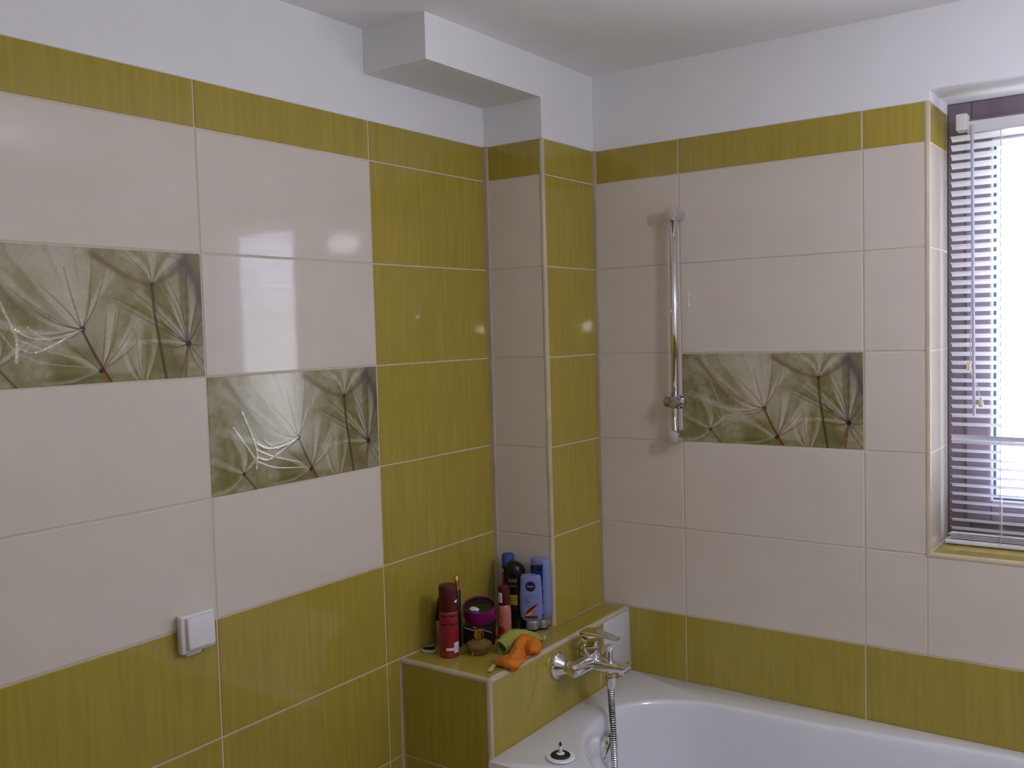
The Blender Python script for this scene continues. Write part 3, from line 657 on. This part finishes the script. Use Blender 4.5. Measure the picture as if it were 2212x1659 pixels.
# pink perfume bottle with black cap
x, y = .0270, -.5600
pb = thing('perfume_bottle', 'pinkish perfume bottle with tall black cap behind the red can', 'perfume', (x, y, 0), facing(x, y, 5))
sharp(bm2('glass', loft([superell(.0195, .012, 5, z_, 32) for z_ in (0,)] + [superell(a, b, 5, z_, 32) for a, b, z_ in ((.0205, .013, .002), (.0205, .013, .066), (.018, .011, .070), (.009, .008, .072))]), M_pinkglass, pb), 30)
decal_grid('gold_edge', rect(-.0195, -.0175, .008, .062), 1, 1, lambda a, b: .0128, M_gold, pb)
decal_grid('gold_edge', rect(-.0015, .0005, .008, .062), 1, 1, lambda a, b: .0129, M_gold, pb)
latheo('cap', [(.0190, .072), (.0195, .074), (.0150, .100), (.0115, .124), (.0095, .127)], M_blackgloss, pb, 24)
# little compact
x, y = .0290, -.6180
cp = thing('compact', 'small flat pale compact with dark glossy lid near the ledge front', 'compact', (x, y, 0), math.radians(28))
sharp(bm2('tray', loft([superell(a, b, 3.2, z_, 32) for a, b, z_ in ((.0190, .0140, 0), (.0205, .0155, .0015), (.0205, .0155, .006), (.0180, .0130, .0078))]), M_compact, cp), 40)
sharp(bm2('dark_lid', loft([superell(a, b, 3, z_, 28) for a, b, z_ in ((.0165, .0118, .0075), (.0165, .0118, .0086), (.013, .009, .0092))]), M_blackgloss, cp), 40)
# amber perfume
x, y = .1520, -.5640
pf = thing('amber_perfume', 'squat faceted amber perfume bottle with gold cap', 'perfume', (x, y, 0), .2)
o = bm2('glass', lathe([(.012, 0), (.0180, .0015), (.0290, .0120), (.0345, .0225), (.0330, .0290), (.0200, .0360), (.0100, .0385), (.0095, .0410)], 10), M_amber, pf)
latheo('collar', [(.0110, .0385), (.0115, .0395), (.0115, .0435), (.0100, .0440)], M_gold, pf, 20)
sharp(bm2('cap', loft([superell(a, a, 6, z_, 24) for a, z_ in ((.0098, .0438), (.0104, .0445), (.0104, .0640), (.0095, .0655))]), M_gold, pf), 30)
for q in range(5):
    a = q * 2 * math.pi / 5 + .4
    bmq = bmesh.new(); bmesh.ops.create_icosphere(bmq, subdivisions=1, radius=.0034); bm2('glint_foot', bmq, M_print if q % 2 else M_amber, pf, (.021 * math.cos(a), .021 * math.sin(a), .0034))  # white beads imitate glints at the feet of the bottle
# black gift box and magenta tub on top
x, y = .0900, -.4790
gb = thing('gift_box', 'black box with fine gold stripes under the magenta tub', 'box', (x, y, 0), math.radians(32))
boxo('carton', (-.042, .042, -.036, .036, 0, .0475), M_black, gb, bev=.001)
for q in range(4):
    g_ = boxo('gold_stripe', (-.023, .019, -.0006, .0006, -.0009, .0009), M_reed, gb, loc=(-.016 + q * .0115, -.0362, .0395 - (q % 2) * .004 + q * .0008)); g_.rotation_euler = (0, math.radians(17), 0)
for q in range(6):
    s = boxo('gold_stripe', (-.028, .028, -.0006, .0006, .0474, .0480), M_gold, gb, loc=(-.012 + q * .003, -.0325 + q * .0062, 0)); s.rotation_euler = (0, 0, math.radians(-28))
x, y, z_ = .0885, -.4760, .0485
tb = thing('magenta_tub', 'round open magenta tub tilted on the black box', 'tub', (x, y, z_ + .0045), 0)
tb.rotation_euler = (math.radians(13), math.radians(9), 0); tb.location.z += .0075
latheo('shell', [(.036, 0), (.0405, .0015), (.0440, .012), (.0450, .037), (.0442, .0405), (.0418, .0405), (.0405, .036), (.0390, .012), (.034, .0085), (.004, .0080)], M_magenta, tb, 44)
latheo('dark_lining', [(.0400, .0300), (.0404, .0365), (.0395, .0365), (.0385, .0310), (.030, .0262), (.004, .0255)], M_olive, tb, 40)
sharp(bm2('white_shine', loft([superell(a, b, 3, zz, 20) for a, b, zz in ((.013, .009, .0262), (.0135, .0095, .031), (.010, .006, .0335))]), M_print, tb, (-.008, -.012, 0)), 40)  # this pad and the blue one imitate shine inside the tub
sharp(bm2('blue_shine', loft([superell(a, b, 3, zz, 20) for a, b, zz in ((.015, .007, .0262), (.0155, .0075, .030), (.012, .005, .0325))]), M_bluep, tb, (.008, -.022, 0)), 40)
# pink body mist
x, y = .1400, -.4340
ms = thing('body_mist', 'pink body mist bottle with dark red cap beside the black can', 'bottle', (x, y, 0), facing(x, y, -10))
latheo('bottle', [(.0165, 0), (.0185, .002), (.0190, .006), (.0190, .080), (.0175, .088), (.0150, .093), (.0140, .095)], M_mist, ms, 36)
latheo('cap', [(.0150, .0945), (.0155, .096), (.0158, .140), (.0145, .1455), (.009, .147)], M_redcap, ms, 32)
decal_grid('white_sticker', rect(-.0125, -.0020, .103, .130), 6, 1, cyl(.0157), M_print, ms)
for q in range(5): decal_grid('barcode_line', rect(-.0110, -.0040, .106 + q * .003, .1075 + q * .003), 4, 1, cyl(.0157), M_paleprint, ms, eps=.0006)
decal_grid('red_flower', disc(-.006, .028, .0105), 22, 3, cyl(.0190), M_redprint, ms)
decal_grid('red_flower', disc(-.011, .076, .0065), 18, 3, cyl(.0183), M_maroon, ms)
decal_grid('amber_flower', disc(-.008, .058, .0035), 14, 2, cyl(.0190), M_yellowp, ms)
decal_grid('flower_ring', (lambda u, v: (-.008 + (.0038 + .0022 * v) * math.cos(2 * math.pi * u), .058 + (.0038 + .0022 * v) * math.sin(2 * math.pi * u))), 20, 1, cyl(.0190), M_redprint, ms)
# black can
x, y = .1110, -.3340
bk_ = thing('black_deodorant', 'tall black deodorant can with yellow label', 'spray can', (x, y, 0), facing(x, y, -8))
latheo('body', [(.0235, 0), (.0260, .002), (.0265, .006), (.0265, .140), (.0255, .1465)], M_black, bk_, 40)
def slant(r, z_, k): return [(r * math.cos(t), r * math.sin(t), z_ - k * (r * math.cos(t) - .0)) for t in [2 * math.pi * i / 40 for i in range(40)]]
sharp(bm2('cap', loft([slant(.0255, .1465, 0), slant(.0262, .149, 0), slant(.0262, .1660, .10), slant(.0235, .1765, .22), slant(.0175, .1840, .28), slant(.008, .1870, .30)]), M_black, bk_), 50)
decal_text('lettering', 'AXE', .0125, cyl(.0265), -.0065, .1380, M_paleprint, bk_)
decal_text('lettering', 'africa', .0075, cyl(.0265), -.0060, .1240, M_paleprint, bk_)
decal_grid('yellow_label', rect(-.0165, .0060, .0700, .0985), 10, 1, cyl(.0265), M_yellow, bk_)
for zz, s_ in ((.0895, .0062), (.0820, .0062)): decal_text('lettering', 'BODY', s_, cyl(.0265), -.0060, zz, M_black, bk_, eps=.0008)
decal_grid('label_line', rect(-.0140, .0035, .0735, .0745), 8, 1, cyl(.0265), M_black, bk_, eps=.0007)
decal_grid('brown_band', rect(-.0240, .0240, .0580, .0690), 14, 1, cyl(.0265), M_brownfoot, bk_)
# blue capped can behind
x, y = .0660, -.3080
bc = thing('blue_capped_can', 'black spray can with blue cap behind the black deodorant', 'spray can', (x, y, 0), facing(x, y))
latheo('body', [(.0165, 0), (.0185, .002), (.0190, .005), (.0190, .160), (.0178, .1655)], M_black, bc, 36)
latheo('cap', [(.0176, .165), (.0182, .167), (.0180, .192), (.0160, .1985), (.011, .2000)], M_bluecap, bc, 36)
decal_grid('red_patch', rect(-.0186, -.0120, .115, .145), 6, 1, cyl(.0190), M_redprint, bc)
decal_grid('pale_patch', rect(-.0188, -.0140, .148, .158), 6, 1, cyl(.0190), M_tassel, bc)

def shampoo(name, label, x, y, turn, H, a, b, front=True):
    t = thing(name, label, 'bottle', (x, y, 0), facing(x, y, turn))
    z0 = .0275
    prof = [(.55, .60, z0), (.80, .86, z0 + .0045), (.97, .98, z0 + .012), (1.03, 1.04, z0 + .035), (1.02, 1.02, z0 + .065), (.97, .95, H - .035), (.93, .88, H - .012), (.90, .82, H - .004), (.80, .70, H), (.40, .35, H + .001)]
    sharp(bm2('body', loft([superell(a * p, b * q, 2.6, zz, 48) for p, q, zz in prof]), M_blue, t), 40)
    def surf(xx_, zz):
        for (p0, q0, h0), (p1, q1, h1) in zip(prof, prof[1:]):
            if h0 <= zz <= h1:
                s = (zz - h0) / (h1 - h0); A, B = a * (p0 + (p1 - p0) * s), b * (q0 + (q1 - q0) * s)
                return B * max(1e-4, 1 - min(1, abs(xx_ / A)) ** 2.6) ** (1 / 2.6)
        return b
    ca, cb = a * .56, b * .80
    sharp(bm2('cap', loft([superell(ca * p, cb * p, 2.4, zz, 36) for p, zz in ((.98, .0055), (1.0, .007), (1.0, .0285), (.97, .0292))]), M_silver, t), 40)
    sharp(bm2('cap_rim', loft([superell(ca * p, cb * p, 2.4, zz, 36) for p, zz in ((.95, 0), (1.0, .001), (1.0, .0056), (.97, .0058))]), M_navy, t), 40)
    return t, surf
sf, surf = shampoo('conditioner_bottle', 'pale blue upside-down conditioner bottle in front of a taller one', .163, -.336, -6, .157, .0325, .0185)
decal_grid('round_logo', disc(-.0005, .1275, .0140), 28, 4, surf, M_navy, sf)
decal_text('lettering', 'NIVEA', .0066, surf, -.0005, .1275, M_print, sf, eps=.0009)
for tx, zz, sz, mm_ in (('haarpflege', .1030, .0042, M_bluep), ('conditioner', .0985, .0052, M_bluep), ('long', .0925, .0062, M_maroon), ('repair', .0860, .0078, M_maroon), ('for long hair', .0790, .0038, M_bluep), ('with babassu', .0750, .0038, M_bluep)):
    decal_text('lettering', tx, sz, surf, -.0195, zz, mm_, sf, align='LEFT')
def swoosh(o0, o1):
    def f(u, v):
        xx_ = -.0185 + .0385 * u
        base = .0520 + .0250 * u ** 1.7; th = (.0020 + .0125 * math.sin(math.pi * min(1, u * 1.02)) ** .8)
        return (xx_, base + th * (o0 + (o1 - o0) * v) - .006 + .010 * (u ** 6))
    return f
decal_grid('maroon_swoosh', swoosh(.5, 1.15), 14, 2, surf, M_maroon, sf)
decal_grid('orange_swoosh', swoosh(.12, .5), 14, 2, surf, M_orangep, sf)
decal_grid('amber_swoosh', (lambda u, v: swoosh(-.25, .12)(u * .55, v)), 10, 2, surf, M_yellowp, sf)
decal_grid('maroon_band', rect(-.0185, .0175, .0385, .0450), 12, 1, surf, M_maroon, sf)
decal_text('lettering', '200 ml', .0035, surf, .008, .0480, M_bluep, sf)
sb, surf2 = shampoo('shampoo_bottle', 'taller pale blue shampoo bottle leaning toward the column edge', .1770, -.3085, -42, .199, .0330, .0195)
decal_grid('dark_label', (lambda u, v: (-.0235 + .046 * u, .120 + .062 * v + .010 * (u - .5))), 12, 4, surf2, M_blue2, sb)
decal_grid('black_panel', rect(-.0190, .0190, .1680, .1800), 10, 1, surf2, M_navy, sb, eps=.0007)
decal_text('lettering', 'NIVEA', .0085, surf2, 0, .1740, M_bluep, sb, eps=.0010)
decal_grid('blue_panel', rect(-.0235, .0225, .040, .120), 10, 2, surf2, M_blue2, sb)

# ------------------------------------------------------------------ wash mitts
def cloth(name, label, grid, M, th, sub=2, amp=.0012, closed=False):
    bm = bmesh.new(); g = [[bm.verts.new(p) for p in r] for r in grid]; nv = len(g[0])
    for j in range(len(g) - 1):
        for i in range(nv if closed else nv - 1):
            bm.faces.new((g[j][i], g[j][(i + 1) % nv], g[j + 1][(i + 1) % nv], g[j + 1][i]))
    o = bm2(name, bm, M, smooth=True)
    s = o.modifiers.new('thickness', 'SOLIDIFY'); s.thickness = th; s.offset = 0; s.use_rim = True
    s = o.modifiers.new('smooth', 'SUBSURF'); s.levels = sub; s.render_levels = sub
    tx = bpy.data.textures.new(name + '_folds', 'CLOUDS'); tx.noise_scale = .013
    dm = o.modifiers.new('folds', 'DISPLACE'); dm.texture = tx; dm.strength = amp * 8; dm.texture_coords = 'GLOBAL'; dm.mid_level = .5
    return tag(o, label, 'washcloth')
ORANGE= [[(0.1855, -0.4389, 0.011), (0.196, -0.4319, 0.0184), (0.2132, -0.4306, 0.0184), (0.225, -0.4154, 0.011), (0.2474, -0.4202, 0.0037)],
          [(0.2337, -0.5191, 0.0276), (0.2366, -0.4976, 0.0414), (0.2526, -0.487, 0.0386), (0.2751, -0.482, 0.0313), (0.287, -0.4747, 0.0166)],
          [(0.26, -0.5706, 0.0258), (0.268, -0.5509, 0.0368), (0.263, -0.5199, 0.0184), (0.3024, -0.5395, 0.0276), (0.2993, -0.4978, 0.011)],
          [(0.2543, -0.5968, 0.0184), (0.2958, -0.6067, 0.0313), (0.282, -0.5559, 0.011), (0.2755, -0.5178, 0.0055), (0.2885, -0.4989, 0.0046)],
          [(0.2297, -0.6029, 0.011), (0.2806, -0.6253, 0.0202), (0.306, -0.6162, 0.0129), (0.2913, -0.5693, 0.0074), (0.2856, -0.5325, 0.0046)],
          [(0.2444, -0.6191, 0.0046), (0.2812, -0.6305, 0.0092), (0.2925, -0.6079, -0.0074), (0.2951, -0.5872, 0.0018), (0.2893, -0.5585, 0.0037)]]
def dense(g, k=4):      # interpolate the hand-placed control points into a finer sheet
    g = [catmull(r, k) for r in g]; cols_ = [catmull([r[i] for r in g], k) for i in range(len(g[0]))]
    return [[c[j] for c in cols_] for j in range(len(cols_[0]))]
oc = cloth('wash_mitt', 'crumpled orange wash mitt hanging over the ledge edge', dense(ORANGE), M_orange, .0055, 1)
st_ = boxo('hanging_loop', (-.0055, .0055, -.036, .036, 0, .0022), M_strap, oc, bev=.0006, loc=(.2455, -.6300, .0035)); st_.rotation_euler = (0, 0, math.radians(21))
st_['label'] = 'pale yellow hanging loop'
GR = [((.2070, -.5440, .0180), .0175, .0170), ((.2085, -.5330, .0205), .0205, .0190), ((.2090, -.5120, .0250), .0220, .0225), ((.2075, -.4880, .0270), .0225, .0240), ((.2060, -.4620, .0240), .0205, .0200), ((.2120, -.4320, .0180), .0170, .0150), ((.2330, -.4230, .0130), .0130, .0100), ((.2520, -.4280, .0090), .0080, .0060)]
rows = tube_rings([g[0] for g in GR], lambda i: 1.0, 12); grid = []
for (c, ra, rb), rg in zip(GR, rows):
    cv = Vector(c); grid.append([cv + Vector(((p - cv).x * ra, (p - cv).y * ra, (p - cv).z * rb)) for p in rg])
cloth('wash_mitt', 'lime green wash mitt rolled open behind the orange one', grid, M_lime, .005, 2, .0010, True)

# ------------------------------------------------------------------ lamps out of view: wall lamp, and a ceiling lamp added as fill
wl = thing('wall_lamp', 'warm opal lamp on the right wall outside the frame', 'lamp', (XR, -2.0, 1.30))
latheo('base', [(.05, 0), (.05, -.018), (.045, -.020)], M_whitemetal, wl, 28, 'x')
latheo('opal_dome', [(.055, -.020), (.070, -.045), (.068, -.080), (.045, -.105), (.003, -.112)], M_warmglass, wl, 28, 'x')
lp = thing('ceiling_fill_lamp', 'unseen opal dome lamp added below the ceiling as fill light', 'lamp', (1.85, -.98, CEIL))
latheo('base', [(.050, 0), (.050, -.012), (.010, -.016), (.010, -.232)], M_whitemetal, lp, 32)
latheo('opal_dome', [(.040, -.225), (.072, -.242), (.084, -.268), (.078, -.298), (.056, -.318), (.030, -.327), (.002, -.330)], M_fillglass, lp, 32)
